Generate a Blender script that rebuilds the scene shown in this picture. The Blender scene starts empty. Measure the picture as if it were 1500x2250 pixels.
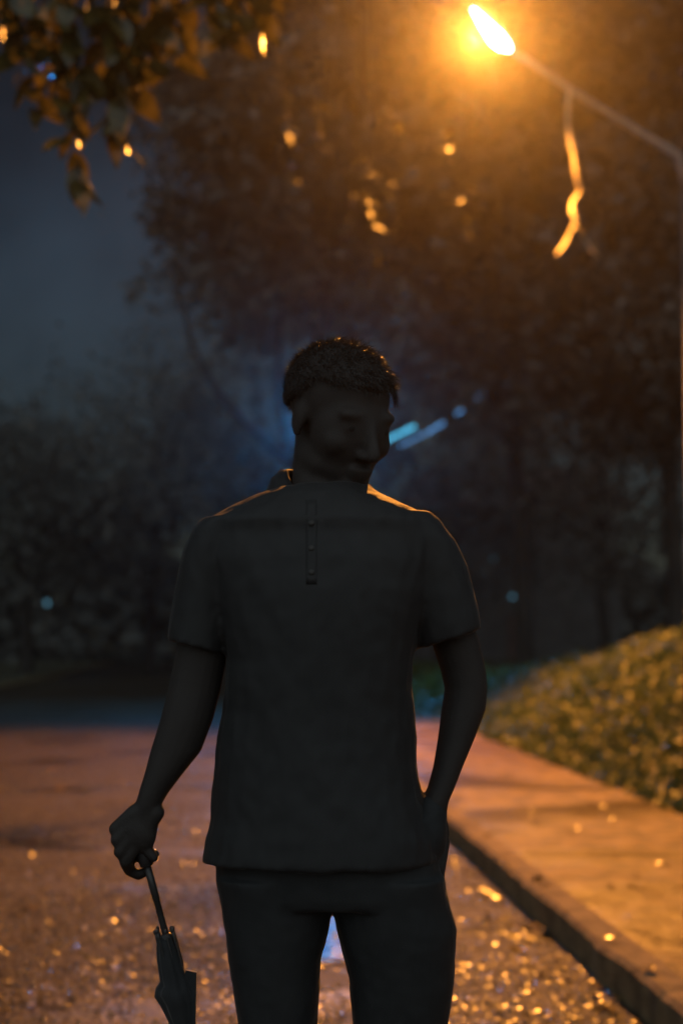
import bpy, bmesh, math, random
import numpy as np
from mathutils import Vector, Matrix, noise

random.seed(7)
rng = np.random.default_rng(7)
SC = bpy.context.scene
COL = SC.collection
R = math.radians

# ---------------------------------------------------------------- camera
F = 3125.0                       # focal length in photo pixels (50 mm on a 36 mm tall frame)
CAM_H = 1.22
PITCH = math.atan(275 / F)
cam_d = bpy.data.cameras.new("camera")
cam = bpy.data.objects.new("camera", cam_d)
COL.objects.link(cam)
cam.location = (0, 0, CAM_H)
cam.rotation_euler = (math.pi / 2 + PITCH, 0, 0)
cam_d.sensor_fit = 'VERTICAL'
cam_d.sensor_height = 36
cam_d.sensor_width = 24
cam_d.lens = 50
cam_d.clip_start = 0.05
cam_d.clip_end = 2000
cam_d.dof.use_dof = True
cam_d.dof.focus_distance = 2.33
cam_d.dof.aperture_fstop = 2.4
SC.camera = cam

# ---------------------------------------------------------------- render / view
SC.render.engine = 'CYCLES'
SC.cycles.use_denoising = True
SC.cycles.max_bounces = 4
SC.cycles.diffuse_bounces = 2
SC.cycles.glossy_bounces = 2
SC.cycles.transmission_bounces = 3
SC.cycles.transparent_max_bounces = 4
SC.cycles.volume_bounces = 0
SC.cycles.sample_clamp_indirect = 3
SC.cycles.sample_clamp_direct = 0
SC.cycles.blur_glossy = 0.5
SC.cycles.caustics_reflective = False
SC.cycles.caustics_refractive = False
SC.view_settings.view_transform = 'Standard'
SC.view_settings.look = 'None'
SC.view_settings.exposure = 0
SC.view_settings.gamma = 1

# ---------------------------------------------------------------- night sky, and an added soft fill from behind the camera
SUN_EL = R(14)
world = bpy.data.worlds.new("World")
SC.world = world
world.use_nodes = True
nt = world.node_tree
nt.nodes.clear()
wo = nt.nodes.new('ShaderNodeOutputWorld')
bg = nt.nodes.new('ShaderNodeBackground')
sky = nt.nodes.new('ShaderNodeTexSky')
sky.sky_type = 'NISHITA'
sky.sun_disc = False
sky.sun_elevation = SUN_EL
sky.sun_rotation = math.pi
sky.air_density = 1.0
sky.dust_density = 0.5
sky.ozone_density = 2.0
tcw = nt.nodes.new('ShaderNodeTexCoord')
cn = nt.nodes.new('ShaderNodeTexNoise')
cn.inputs['Scale'].default_value = 5.0
cn.inputs['Detail'].default_value = 5
cr = nt.nodes.new('ShaderNodeMapRange')
cr.inputs['From Min'].default_value = 0.38
cr.inputs['From Max'].default_value = 0.68
cr.inputs['To Min'].default_value = 0.6
cr.inputs['To Max'].default_value = 1.6
mulw = nt.nodes.new('ShaderNodeMixRGB')
mulw.blend_type = 'MULTIPLY'
mulw.inputs[0].default_value = 1
nt.links.new(tcw.outputs['Generated'], cn.inputs['Vector'])
nt.links.new(cn.outputs['Fac'], cr.inputs['Value'])
nt.links.new(sky.outputs[0], mulw.inputs[1])
nt.links.new(cr.outputs[0], mulw.inputs[2])
nt.links.new(mulw.outputs[0], bg.inputs['Color'])
bg.inputs['Strength'].default_value = 0.0075
nt.links.new(bg.outputs[0], wo.inputs[0])

sun_d = bpy.data.lights.new("fill_sun", 'SUN')
sun_d.energy = 0.95  # added fill that lifts the darks facing the camera
sun_d.angle = R(165)
sun_d.color = (0.85, 0.97, 1.0)
fill_sun = bpy.data.objects.new("fill_sun", sun_d)
COL.objects.link(fill_sun)
fill_sun.rotation_euler = (math.pi / 2 - SUN_EL, 0, 0)     # shines from behind the camera
fill_sun.location = (0, -20, 12)

HAZE_DENSITY = 0.0008
HAZE_G = 0.91
LAMP_W = 8600
LED_W = 780

# ---------------------------------------------------------------- pixels and road frame
CP, SP = math.cos(PITCH), math.sin(PITCH)
def ray(px, py):
    xr, yr = (px - 750) / F, (1125 - py) / F
    return Vector((xr, CP - yr * SP, SP + yr * CP))
def at(px, py, Y):
    d = ray(px, py)
    return Vector((0, 0, CAM_H)) + d * (Y / d.y)
PHI = math.atan(250 / F)          # the road heads a little left
RQ = Vector((math.cos(PHI), math.sin(PHI), 0))
RR = Vector((-math.sin(PHI), math.cos(PHI), 0))
def rp(lat, along, z=0.0):
    return RQ * lat + RR * along + Vector((0, 0, z))

# ---------------------------------------------------------------- mesh helpers
def link(name, me, mat=None, parent=None, smooth=True):
    o = bpy.data.objects.new(name, me)
    COL.objects.link(o)
    if mat is not None and len(me.materials) == 0:
        me.materials.append(mat)
    if smooth:
        me.polygons.foreach_set('use_smooth', [True] * len(me.polygons))
    if parent is not None:
        o.parent = parent
    return o
def tag(o, label=None, cat=None, group=None, kind=None):
    if label: o['label'] = label
    if cat: o['category'] = cat
    if group: o['group'] = group
    if kind: o['kind'] = kind
    return o
def empty(name, loc=(0, 0, 0), rz=0):
    o = bpy.data.objects.new(name, None)
    o.empty_display_size = 0.2
    COL.objects.link(o)
    o.location = loc
    o.rotation_euler = (0, 0, rz)
    return o
def adopt(o, parent):
    """parent keeping world-space mesh coordinates"""
    o.parent = parent
    o.matrix_parent_inverse = Matrix.Translation(parent.location).inverted()
    return o

class MB:
    def __init__(s): s.v, s.f = [], []
    def add(s, verts, faces):
        b = len(s.v)
        s.v += [tuple(x) for x in verts]
        s.f += [tuple(b + i for i in f) for f in faces]
        return s
    def rings(s, rs, cap=True):
        n = len(rs[0]); b = len(s.v)
        for r in rs: s.v += [tuple(p) for p in r]
        for k in range(len(rs) - 1):
            for i in range(n):
                j = (i + 1) % n
                s.f.append((b + k*n + i, b + k*n + j, b + (k+1)*n + j, b + (k+1)*n + i))
        if cap:
            s.f.append(tuple(b + i for i in reversed(range(n))))
            s.f.append(tuple(b + (len(rs)-1)*n + i for i in range(n)))
        return s
    def tube(s, pts, rad, n=10, cap=True):
        pts = [Vector(p) for p in pts]
        if not hasattr(rad, '__len__'): rad = [rad] * len(pts)
        rs = []
        up = None
        for i, p in enumerate(pts):
            t = (pts[min(i+1, len(pts)-1)] - pts[max(i-1, 0)]).normalized()
            if up is None:
                up = Vector((0, 1, 0)) if abs(t.y) < 0.9 else Vector((1, 0, 0))
            a = (up - t * up.dot(t)).normalized()
            up = a
            b = t.cross(a)
            rs.append([p + (a * math.cos(q) + b * math.sin(q)) * rad[i] for q in [2*math.pi*k/n for k in range(n)]])
        return s.rings(rs, cap)
    def ball(s, c, r, M=None, nu=16, nv=10):
        """ellipsoid: centre, three radii, optional 3x3 frame"""
        c = Vector(c); vs = []; fs = []
        if M is None: M = Matrix.Identity(3)
        for j in range(1, nv):
            th = math.pi * j / nv
            for i in range(nu):
                ph = 2 * math.pi * i / nu
                vs.append(c + M @ Vector((r[0]*math.sin(th)*math.cos(ph), r[1]*math.sin(th)*math.sin(ph), r[2]*math.cos(th))))
        top = len(vs); vs.append(c + M @ Vector((0, 0, r[2]))); vs.append(c + M @ Vector((0, 0, -r[2])))
        for j in range(nv - 2):
            for i in range(nu):
                k = (i + 1) % nu
                fs.append((j*nu+i, (j+1)*nu+i, (j+1)*nu+k, j*nu+k))
        for i in range(nu):
            k = (i + 1) % nu
            fs.append((top, i, k)); fs.append((top+1, (nv-2)*nu+k, (nv-2)*nu+i))
        return s.add(vs, fs)
    def box(s, lo, hi, fn=lambda p: p):
        x0, y0, z0 = lo; x1, y1, z1 = hi
        vs = [fn(Vector(p)) for p in ((x0,y0,z0),(x1,y0,z0),(x1,y1,z0),(x0,y1,z0),(x0,y0,z1),(x1,y0,z1),(x1,y1,z1),(x0,y1,z1))]
        return s.add(vs, [(0,3,2,1),(4,5,6,7),(0,1,5,4),(1,2,6,5),(2,3,7,6),(3,0,4,7)])
    def mesh(s, name):
        me = bpy.data.meshes.new(name)
        me.from_pydata(s.v, [], s.f)
        me.update()
        return me
    def build(s, name, mat, parent=None, smooth=True):
        o = link(name, s.mesh(name), mat, None, smooth)
        if parent is not None: adopt(o, parent)
        return o

def tri_mesh(name, V, T, cols=None):
    """fast triangle mesh from numpy arrays"""
    me = bpy.data.meshes.new(name)
    V = np.ascontiguousarray(V, dtype=np.float32); T = np.ascontiguousarray(T, dtype=np.int32)
    me.vertices.add(len(V)); me.vertices.foreach_set('co', V.ravel())
    k = T.shape[1]
    me.loops.add(T.size); me.loops.foreach_set('vertex_index', T.ravel())
    me.polygons.add(len(T))
    me.polygons.foreach_set('loop_start', np.arange(0, T.size, k, dtype=np.int32))
    me.update(calc_edges=True)
    me.validate()
    return me

def remesh(mb, voxel, smooth_it=4, fac=0.5):
    """fuse overlapping closed shells into one continuous surface"""
    me = mb.mesh('tmp')
    bm = bmesh.new(); bm.from_mesh(me); bmesh.ops.recalc_face_normals(bm, faces=bm.faces); bm.to_mesh(me); bm.free()
    o = bpy.data.objects.new('tmp', me); COL.objects.link(o)
    m = o.modifiers.new('r', 'REMESH'); m.mode = 'VOXEL'; m.voxel_size = voxel; m.use_smooth_shade = True
    sm = o.modifiers.new('s', 'SMOOTH'); sm.iterations = smooth_it; sm.factor = fac
    dg = bpy.context.evaluated_depsgraph_get()
    out = bpy.data.meshes.new_from_object(o.evaluated_get(dg), depsgraph=dg)
    bpy.data.objects.remove(o); bpy.data.meshes.remove(me)
    return out

def wrinkle(me, fn):
    n = len(me.vertices)
    co = np.empty(n*3, np.float32); me.vertices.foreach_get('co', co); co = co.reshape(-1, 3)
    no = np.empty(n*3, np.float32); me.vertices.foreach_get('normal', no); no = no.reshape(-1, 3)
    d = np.array([fn(Vector(p)) for p in co.tolist()], np.float32)
    co += no * d[:, None]
    me.vertices.foreach_set('co', co.ravel()); me.update()

# ---------------------------------------------------------------- materials
def principled(name, color=(0.5, 0.5, 0.5), rough=0.6, **kw):
    m = bpy.data.materials.new(name); m.use_nodes = True
    p = m.node_tree.nodes['Principled BSDF']
    p.inputs['Base Color'].default_value = (*color, 1)
    p.inputs['Roughness'].default_value = rough
    for k, v in kw.items():
        key = k.replace('_', ' ')
        p.inputs[key].default_value = v
    return m
def N(m, t, **kw):
    n = m.node_tree.nodes.new(t)
    for k, v in kw.items(): setattr(n, k, v)
    return n
def vary(m, c1, c2, scale, detail=4, coord='Object', lo=0.35, hi=0.65, stretch=None, target='Base Color'):
    """noise driven mix of two colours (or two numbers)"""
    L = m.node_tree.links
    p = m.node_tree.nodes['Principled BSDF']
    tc = N(m, 'ShaderNodeTexCoord'); nz = N(m, 'ShaderNodeTexNoise')
    nz.inputs['Scale'].default_value = scale; nz.inputs['Detail'].default_value = detail
    src = tc.outputs[coord]
    if stretch:
        mp = N(m, 'ShaderNodeMapping'); mp.inputs['Scale'].default_value = stretch
        mp.inputs['Rotation'].default_value = (0, 0, -PHI)
        L.new(src, mp.inputs['Vector']); src = mp.outputs[0]
    L.new(src, nz.inputs['Vector'])
    mr = N(m, 'ShaderNodeMapRange'); mr.inputs['From Min'].default_value = lo; mr.inputs['From Max'].default_value = hi
    L.new(nz.outputs['Fac'], mr.inputs['Value'])
    if target == 'Base Color':
        mx = N(m, 'ShaderNodeMixRGB'); mx.inputs[1].default_value = (*c1, 1); mx.inputs[2].default_value = (*c2, 1)
        L.new(mr.outputs[0], mx.inputs[0]); L.new(mx.outputs[0], p.inputs['Base Color'])
        return mx
    mr.inputs['To Min'].default_value = c1; mr.inputs['To Max'].default_value = c2
    L.new(mr.outputs[0], p.inputs[target])
    return mr
def bump(m, layers, strength=1.0):
    """layers: (kind, scale, distance)"""
    L = m.node_tree.links
    p = m.node_tree.nodes['Principled BSDF']
    tc = N(m, 'ShaderNodeTexCoord'); prev = None
    for kind, sc, dist in layers:
        t = N(m, 'ShaderNodeTexNoise' if kind == 'n' else 'ShaderNodeTexVoronoi')
        t.inputs['Scale'].default_value = sc
        if kind == 'n': t.inputs['Detail'].default_value = 3
        L.new(tc.outputs['Object'], t.inputs['Vector'])
        b = N(m, 'ShaderNodeBump'); b.inputs['Strength'].default_value = strength; b.inputs['Distance'].default_value = dist
        L.new(t.outputs['Fac' if kind == 'n' else 'Distance'], b.inputs['Height'])
        if prev is not None: L.new(prev.outputs[0], b.inputs['Normal'])
        prev = b
    L.new(prev.outputs[0], p.inputs['Normal'])

M = {}
def wet_ground(name, c_lo, c_hi, c_wet, lo, hi, rough, wet_bump, layers, loc, wscale=1.15, tscale=45):
    m = principled(name, c_lo, 0.5, Specular_IOR_Level=0.45)
    L = m.node_tree.links; p = m.node_tree.nodes['Principled BSDF']
    tc = N(m, 'ShaderNodeTexCoord'); mp = N(m, 'ShaderNodeMapping')
    mp.inputs['Scale'].default_value = (0.55, 1.25, 1); mp.inputs['Rotation'].default_value = (0, 0, -PHI); mp.inputs['Location'].default_value = loc
    L.new(tc.outputs['Object'], mp.inputs['Vector'])
    def nz(src, sc, det, lo, hi):
        t = N(m, 'ShaderNodeTexNoise'); t.inputs['Scale'].default_value = sc; t.inputs['Detail'].default_value = det
        L.new(src, t.inputs['Vector'])
        r = N(m, 'ShaderNodeMapRange'); r.interpolation_type = 'SMOOTHSTEP'
        r.inputs['From Min'].default_value = lo; r.inputs['From Max'].default_value = hi
        L.new(t.outputs['Fac'], r.inputs['Value']); return r.outputs[0]
    wet = nz(mp.outputs[0], wscale, 5, lo, hi)
    tone = nz(tc.outputs['Object'], tscale, 5, 0.3, 0.7)
    def lerp(f, a, b):
        r = N(m, 'ShaderNodeMapRange'); r.inputs['To Min'].default_value = a; r.inputs['To Max'].default_value = b
        L.new(f, r.inputs['Value']); return r.outputs[0]
    dry = N(m, 'ShaderNodeMixRGB'); dry.inputs[1].default_value = (*c_lo, 1); dry.inputs[2].default_value = (*c_hi, 1); L.new(tone, dry.inputs[0])
    mx = N(m, 'ShaderNodeMixRGB'); mx.inputs[2].default_value = (*c_wet, 1); L.new(wet, mx.inputs[0]); L.new(dry.outputs[0], mx.inputs[1])
    L.new(mx.outputs[0], p.inputs['Base Color'])
    L.new(lerp(wet, *rough), p.inputs['Roughness'])
    st = lerp(wet, 1.0, wet_bump); prev = None
    for kind, sc, dist in layers:
        t = N(m, 'ShaderNodeTexNoise' if kind == 'n' else 'ShaderNodeTexVoronoi'); t.inputs['Scale'].default_value = sc
        L.new(tc.outputs['Object'], t.inputs['Vector'])
        b = N(m, 'ShaderNodeBump'); b.inputs['Distance'].default_value = dist; L.new(st, b.inputs['Strength'])
        L.new(t.outputs['Fac' if kind == 'n' else 'Distance'], b.inputs['Height'])
        if prev is not None: L.new(prev.outputs[0], b.inputs['Normal'])
        prev = b
    L.new(prev.outputs[0], p.inputs['Normal'])
    return m
M['asphalt'] = wet_ground('wet_asphalt', (0.012, 0.009, 0.005), (0.078, 0.055, 0.026), (0.016, 0.012, 0.007), 0.5, 0.68, (0.55, 0.28), 0.25, (('n', 22, 0.016), ('v', 70, 0.012), ('n', 240, 0.003)), (3.1, 0.4, 0))
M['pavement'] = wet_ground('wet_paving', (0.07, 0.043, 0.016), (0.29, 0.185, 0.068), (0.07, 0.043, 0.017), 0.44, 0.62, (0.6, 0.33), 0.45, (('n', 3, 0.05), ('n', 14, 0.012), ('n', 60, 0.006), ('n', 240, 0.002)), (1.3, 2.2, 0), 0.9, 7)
M['kerb'] = principled('kerb_concrete', (0.2, 0.19, 0.17), 0.8)
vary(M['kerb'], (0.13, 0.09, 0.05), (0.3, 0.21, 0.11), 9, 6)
bump(M['kerb'], [('n', 40, 0.01), ('n', 200, 0.003)])
M['earth'] = principled('earth', (0.06, 0.05, 0.03), 0.95)
vary(M['earth'], (0.04, 0.035, 0.02), (0.07, 0.075, 0.03), 1.2, 5)
M['grit'] = principled('wet_grit', (0.07, 0.06, 0.05), 0.27, Specular_IOR_Level=1.0)
vary(M['grit'], (0.03, 0.03, 0.03), (0.16, 0.13, 0.1), 37, 2)
def leaf_mat(name, c1, c2, rough=0.3, trans=0.35):
    m = principled(name, c1, rough)
    L = m.node_tree.links; p = m.node_tree.nodes['Principled BSDF']
    mx = vary(m, c1, c2, 2.3, 3)
    tr = N(m, 'ShaderNodeBsdfTranslucent'); mi = N(m, 'ShaderNodeMixShader'); mi.inputs[0].default_value = trans
    out = [n for n in m.node_tree.nodes if n.type == 'OUTPUT_MATERIAL'][0]
    L.new(mx.outputs[0], tr.inputs['Color'])
    L.new(p.outputs[0], mi.inputs[1]); L.new(tr.outputs[0], mi.inputs[2]); L.new(mi.outputs[0], out.inputs['Surface'])
    return m
M['leaf_near'] = leaf_mat('overhanging_leaf', (0.025, 0.032, 0.011), (0.16, 0.13, 0.036), 0.25, 0.4)
M['leaf_near'].node_tree.nodes['Principled BSDF'].inputs['Specular IOR Level'].default_value = 1.0
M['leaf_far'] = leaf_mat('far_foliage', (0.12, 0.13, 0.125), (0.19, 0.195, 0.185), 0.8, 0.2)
M['leaf_bank'] = leaf_mat('bank_foliage', (0.035, 0.07, 0.012), (0.11, 0.13, 0.026), 0.4, 0.3)
M['leaf_fallen'] = principled('fallen_leaf', (0.2, 0.12, 0.05), 0.22, Specular_IOR_Level=0.8)
vary(M['leaf_fallen'], (0.1, 0.06, 0.03), (0.3, 0.19, 0.06), 6, 2)
M['bark'] = principled('bark', (0.12, 0.1, 0.08), 0.85)
vary(M['bark'], (0.025, 0.023, 0.02), (0.05, 0.047, 0.042), 6, 5, stretch=(1, 1, 0.25))
bump(M['bark'], [('n', 18, 0.03)])
M['metal'] = principled('dark_painted_metal', (0.05, 0.05, 0.05), 0.6)
vary(M['metal'], (0.08, 0.08, 0.08), (0.14, 0.135, 0.13), 5, 4)
M['arm'] = principled('arm_lit_tone', (0.45, 0.45, 0.44), 0.5)  # paler than the pole: the arm's lit look is put into its colour
vary(M['arm'], (0.38, 0.38, 0.37), (0.52, 0.51, 0.5), 6, 4)
M['luminaire'] = principled('luminaire_housing', (0.25, 0.25, 0.25), 0.5)
vary(M['luminaire'], (0.18, 0.18, 0.18), (0.3, 0.3, 0.29), 8, 4)
M['cable'] = principled('cable_sheath', (0.5, 0.52, 0.55), 0.4)
vary(M['cable'], (0.3, 0.32, 0.35), (0.42, 0.45, 0.5), 3, 4)
M['vine'] = principled('dry_vine', (0.5, 0.42, 0.28), 0.6)
vary(M['vine'], (0.55, 0.46, 0.3), (0.7, 0.62, 0.42), 7, 4)
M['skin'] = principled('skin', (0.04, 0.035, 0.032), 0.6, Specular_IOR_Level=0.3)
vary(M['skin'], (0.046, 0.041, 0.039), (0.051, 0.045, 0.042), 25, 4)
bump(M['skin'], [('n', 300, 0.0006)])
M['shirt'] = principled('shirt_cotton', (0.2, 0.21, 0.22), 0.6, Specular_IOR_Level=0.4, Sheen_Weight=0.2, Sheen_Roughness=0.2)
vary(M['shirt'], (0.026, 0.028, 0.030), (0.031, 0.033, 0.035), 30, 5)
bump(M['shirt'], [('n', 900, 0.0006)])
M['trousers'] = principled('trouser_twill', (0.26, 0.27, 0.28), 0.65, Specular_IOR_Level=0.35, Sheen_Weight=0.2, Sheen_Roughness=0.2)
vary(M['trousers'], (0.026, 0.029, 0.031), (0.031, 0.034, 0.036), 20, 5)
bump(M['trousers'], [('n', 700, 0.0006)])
M['hair'] = principled('black_hair', (0.035, 0.03, 0.028), 0.7, Specular_IOR_Level=0.3)
vary(M['hair'], (0.03, 0.03, 0.03), (0.042, 0.04, 0.04), 60, 3)
M['eye'] = principled('eye', (0.04, 0.035, 0.032), 0.8, Specular_IOR_Level=0.1)
vary(M['eye'], (0.038, 0.034, 0.032), (0.043, 0.038, 0.036), 40, 2)
M['shoe'] = principled('shoe_leather', (0.06, 0.05, 0.045), 0.4)
vary(M['shoe'], (0.05, 0.04, 0.04), (0.08, 0.07, 0.06), 15, 3)
M['umbrella'] = principled('umbrella_cloth', (0.04, 0.044, 0.048), 0.7, Specular_IOR_Level=0.3, Sheen_Weight=0.3)
vary(M['umbrella'], (0.026, 0.029, 0.032), (0.032, 0.035, 0.038), 25, 4)
M['steel'] = principled('umbrella_steel', (0.08, 0.08, 0.08), 0.3, Metallic=0.3)
vary(M['steel'], (0.06, 0.06, 0.06), (0.09, 0.09, 0.09), 30, 3)
M['plastic'] = principled('black_plastic', (0.12, 0.12, 0.125), 0.3)
vary(M['plastic'], (0.05, 0.05, 0.053), (0.07, 0.07, 0.073), 30, 3)
M['button'] = principled('button', (0.5, 0.5, 0.5), 0.3)
vary(M['button'], (0.03, 0.03, 0.03), (0.04, 0.04, 0.04), 90, 2)
M['wall'] = principled('far_house_wall', (0.25, 0.24, 0.23), 0.9)
vary(M['wall'], (0.07, 0.07, 0.07), (0.1, 0.1, 0.1), 1.5, 5)
M['roof'] = principled('far_house_roof', (0.1, 0.06, 0.05), 0.8)
vary(M['roof'], (0.07, 0.045, 0.04), (0.13, 0.08, 0.06), 2, 5)
M['glass'] = principled('far_house_glass', (0.03, 0.035, 0.04), 0.1)
vary(M['glass'], (0.02, 0.025, 0.03), (0.04, 0.045, 0.05), 3, 2)
def emit(name, col, s):
    m = bpy.data.materials.new(name); m.use_nodes = True
    nd = m.node_tree.nodes; nd.clear()
    e = nd.new('ShaderNodeEmission'); o = nd.new('ShaderNodeOutputMaterial')
    tc = nd.new('ShaderNodeTexCoord'); nz = nd.new('ShaderNodeTexNoise'); nz.inputs['Scale'].default_value = 4
    mr = nd.new('ShaderNodeMapRange'); mr.inputs['To Min'].default_value = s * 0.8; mr.inputs['To Max'].default_value = s * 1.2
    m.node_tree.links.new(tc.outputs['Object'], nz.inputs['Vector']); m.node_tree.links.new(nz.outputs['Fac'], mr.inputs['Value'])
    m.node_tree.links.new(mr.outputs[0], e.inputs['Strength'])
    e.inputs['Color'].default_value = (*col, 1)
    m.node_tree.links.new(e.outputs[0], o.inputs[0])
    return m
SODIUM = (1.0, 0.345, 0.045)
LEDCOL = (0.03, 0.38, 1.0)
M['sodium_lens'] = emit('sodium_lens', (1.0, 0.8, 0.62), 30)
M['led_lens'] = emit('led_lens', (0.5, 0.8, 1.0), 20)
M['far_lamp'] = emit('far_lamp', (0.25, 0.7, 1.0), 0.5)

# ================================================================ the setting
def sheet(name, mat, lat0, lat1, al0, al1, hfn, nl, na, kind='structure'):
    vs = []; fs = []
    for j in range(na + 1):
        for i in range(nl + 1):
            la = lat0 + (lat1 - lat0) * i / nl; al = al0 + (al1 - al0) * j / na
            vs.append(rp(la, al, hfn(la, al)))
    for j in range(na):
        for i in range(nl):
            a = j*(nl+1)+i
            fs.append((a, a+1, a+nl+2, a+nl+1))
    o = MB().add(vs, fs).build(name, mat)
    return tag(o, kind=kind)
KERB = 1.35
BANK = 2.95
sheet('ground', M['earth'], -150, 150, -150, 150, lambda a, b: -0.06, 8, 8)
def road_h(la, al):
    return 0.006 * noise.noise(Vector((la * 0.9, al * 0.5, 3))) - 0.02 * max(0, (la + 1.9) / 3.2) ** 2
def road_rows():
    vs = []; fs = []
    als = [-12 + 0.8*k for k in range(16)] + [1 + 0.16*k for k in range(140)] + [23.6 + 2.6*k for k in range(48)]
    lats = [-5.2 + 6.56 * k / 40 for k in range(41)]
    for al in als:
        for la in lats: vs.append(rp(la, al, road_h(la, al)))
    n = len(lats)
    for j in range(len(als) - 1):
        for i in range(n - 1): fs.append((j*n+i, j*n+i+1, (j+1)*n+i+1, (j+1)*n+i))
    return MB().add(vs, fs)
tag(road_rows().build('road', M['asphalt']), kind='structure')

def kerb(name, l0, l1, top):
    """long kerb with a worn, slightly uneven arris"""
    rs = []
    als = [-12 + 0.5*k for k in range(30)] + [3 + 0.04*k for k in range(350)] + [17 + 0.6*k for k in range(200)]
    for al in als:
        e = 0.010 * noise.noise(Vector((al*2.2, 5, l0))) + 0.008 * noise.noise(Vector((al*11, 8, l0)))
        t = 0.006 * noise.noise(Vector((al*3.1, 1, l0))) + 0.006*noise.noise(Vector((al*14, 2, l0)))
        c = 0.018
        rs.append([rp(l0+e, al, -0.1), rp(l1, al, -0.1), rp(l1, al, top), rp(l0+c+e, al, top+t), rp(l0+e, al, top-c+t)])
    b = MB(); b.rings(rs); b.f = [tuple(reversed(f)) for f in b.f]
    return tag(b.build(name, M['kerb'], smooth=False), kind='structure')
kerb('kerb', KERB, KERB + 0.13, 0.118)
kerb('kerb_far_side', -5.32, -5.2, 0.11)
def pave_h(la, al):
    return 0.112 + 0.007 * noise.noise(Vector((la*1.6, al*0.9, 9))) + 0.01*min(1, max(0, la-2.4))
def pavement():
    vs = []; fs = []
    als = [-12 + 0.8*k for k in range(18)] + [2.4 + 0.1*k for k in range(220)] + [24.4 + 2.5*k for k in range(48)]
    lats = [KERB + 0.12 + (BANK + 0.3 - KERB - 0.12) * k / 20 for k in range(21)]
    for al in als:
        for la in lats: vs.append(rp(la, al, pave_h(la, al)))
    n = len(lats)
    for j in range(len(als) - 1):
        for i in range(n - 1): fs.append((j*n+i, j*n+i+1, (j+1)*n+i+1, (j+1)*n+i))
    return MB().add(vs, fs)
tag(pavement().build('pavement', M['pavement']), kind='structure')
sheet('verge', M['earth'], -5.33, -60, -12, 140, lambda la, al: 0.1 + 0.04*noise.noise(Vector((la, al, 0))), 30, 60)

BH = [(-20, 1.3), (7, 1.3), (10, 1.3), (14, 1.15), (18, 0.82), (22, 0.5), (28, 0.35), (40, 0.3), (200, 0.2)]
def bank_top(al):
    for (a, h), (b, g) in zip(BH, BH[1:]):
        if a <= al <= b:
            t = (al - a) / (b - a); t = t*t*(3-2*t)
            return h + (g - h) * t
    return 0.2
def bank_h(la, al):
    t = min(1, max(0, (la - BANK) / 1.7)); s = t*t*(3-2*t)*0.6 + t*0.4
    return 0.09 + (bank_top(al) - 0.09) * s + 0.06 * noise.noise(Vector((la*1.3, al*1.3, 4))) * min(1, t*4)
def bank():
    vs = []; fs = []
    als = [-10 + 1.0*k for k in range(14)] + [4 + 0.25*k for k in range(100)] + [29 + 3*k for k in range(36)]
    lats = [BANK + 0.15*k for k in range(16)] + [BANK + 2.6 + 1.5*k for k in range(30)]
    for al in als:
        for la in lats: vs.append(rp(la, al, bank_h(la, al)))
    n = len(lats)
    for j in range(len(als) - 1):
        for i in range(n - 1): fs.append((j*n+i, j*n+i+1, (j+1)*n+i+1, (j+1)*n+i))
    return MB().add(vs, fs)
tag(bank().build('bank', M['earth']), kind='structure')

# ---- leafy ground cover on the bank: uncountable, one object
def leaf_cloud(P, D, size, rngl, aspect=0.5):
    """P: leaf bases (n,3), D: preferred normals (n,3) -> folded diamond leaves, two triangles each side"""
    n = len(P)
    a = rngl.normal(size=(n, 3)); nrm = D + 0.6 * rngl.normal(size=(n, 3))
    nrm /= np.linalg.norm(nrm, axis=1)[:, None]
    a -= nrm * (a * nrm).sum(1)[:, None]; a /= np.linalg.norm(a, axis=1)[:, None]
    b = np.cross(nrm, a)
    s = size[:, None]
    tip = P + a * s - nrm * s * 0.12
    l = P + a * s * 0.48 + b * s * aspect * 0.5 + nrm * s * 0.1
    r = P + a * s * 0.48 - b * s * aspect * 0.5 + nrm * s * 0.1
    V = np.stack([P, l, tip, r], 1).reshape(-1, 3)
    i = np.arange(n) * 4
    T = np.concatenate([np.stack([i, i+2, i+1], 1), np.stack([i, i+3, i+2], 1)])
    return V, T
def bank_cover():
    rl = np.random.default_rng(3)
    pts = []; nrm = []; sz = []
    for al0, al1, dens, s in ((5.5, 12, 2400, 0.06), (12, 20, 1500, 0.065), (20, 40, 260, 0.12)):
        la1 = 5.6
        k = int((al1 - al0) * (la1 - BANK) * dens)
        la = BANK - 0.12 + rl.random(k) * (la1 - BANK); al = al0 + rl.random(k) * (al1 - al0)
        for x, y, u, q in zip(la, al, rl.random(k), rl.random(k)):
            cl = noise.noise(Vector((x*2.6, y*2.6, 7)))
            if cl < -0.32 and q < 0.8: continue
            edge = min(1, (x - BANK + 0.25) * 2.2)
            z = bank_h(max(x, BANK), y) + u * (0.16 + 0.22 * max(0, cl)) * max(0.12, edge)
            pts.append(tuple(rp(x, y, z))); nrm.append((-0.55, -0.25, 0.75)); sz.append(s * (0.6 + 0.8 * q))
    V, T = leaf_cloud(np.array(pts), np.array(nrm), np.array(sz), rl, 0.6)
    return tri_mesh('bank_ground_cover', V, T)
tag(link('ground_cover', bank_cover(), M['leaf_bank']), 'low leafy ground cover spreading over the lit bank beside the pavement', 'ground cover', kind='stuff')

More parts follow.
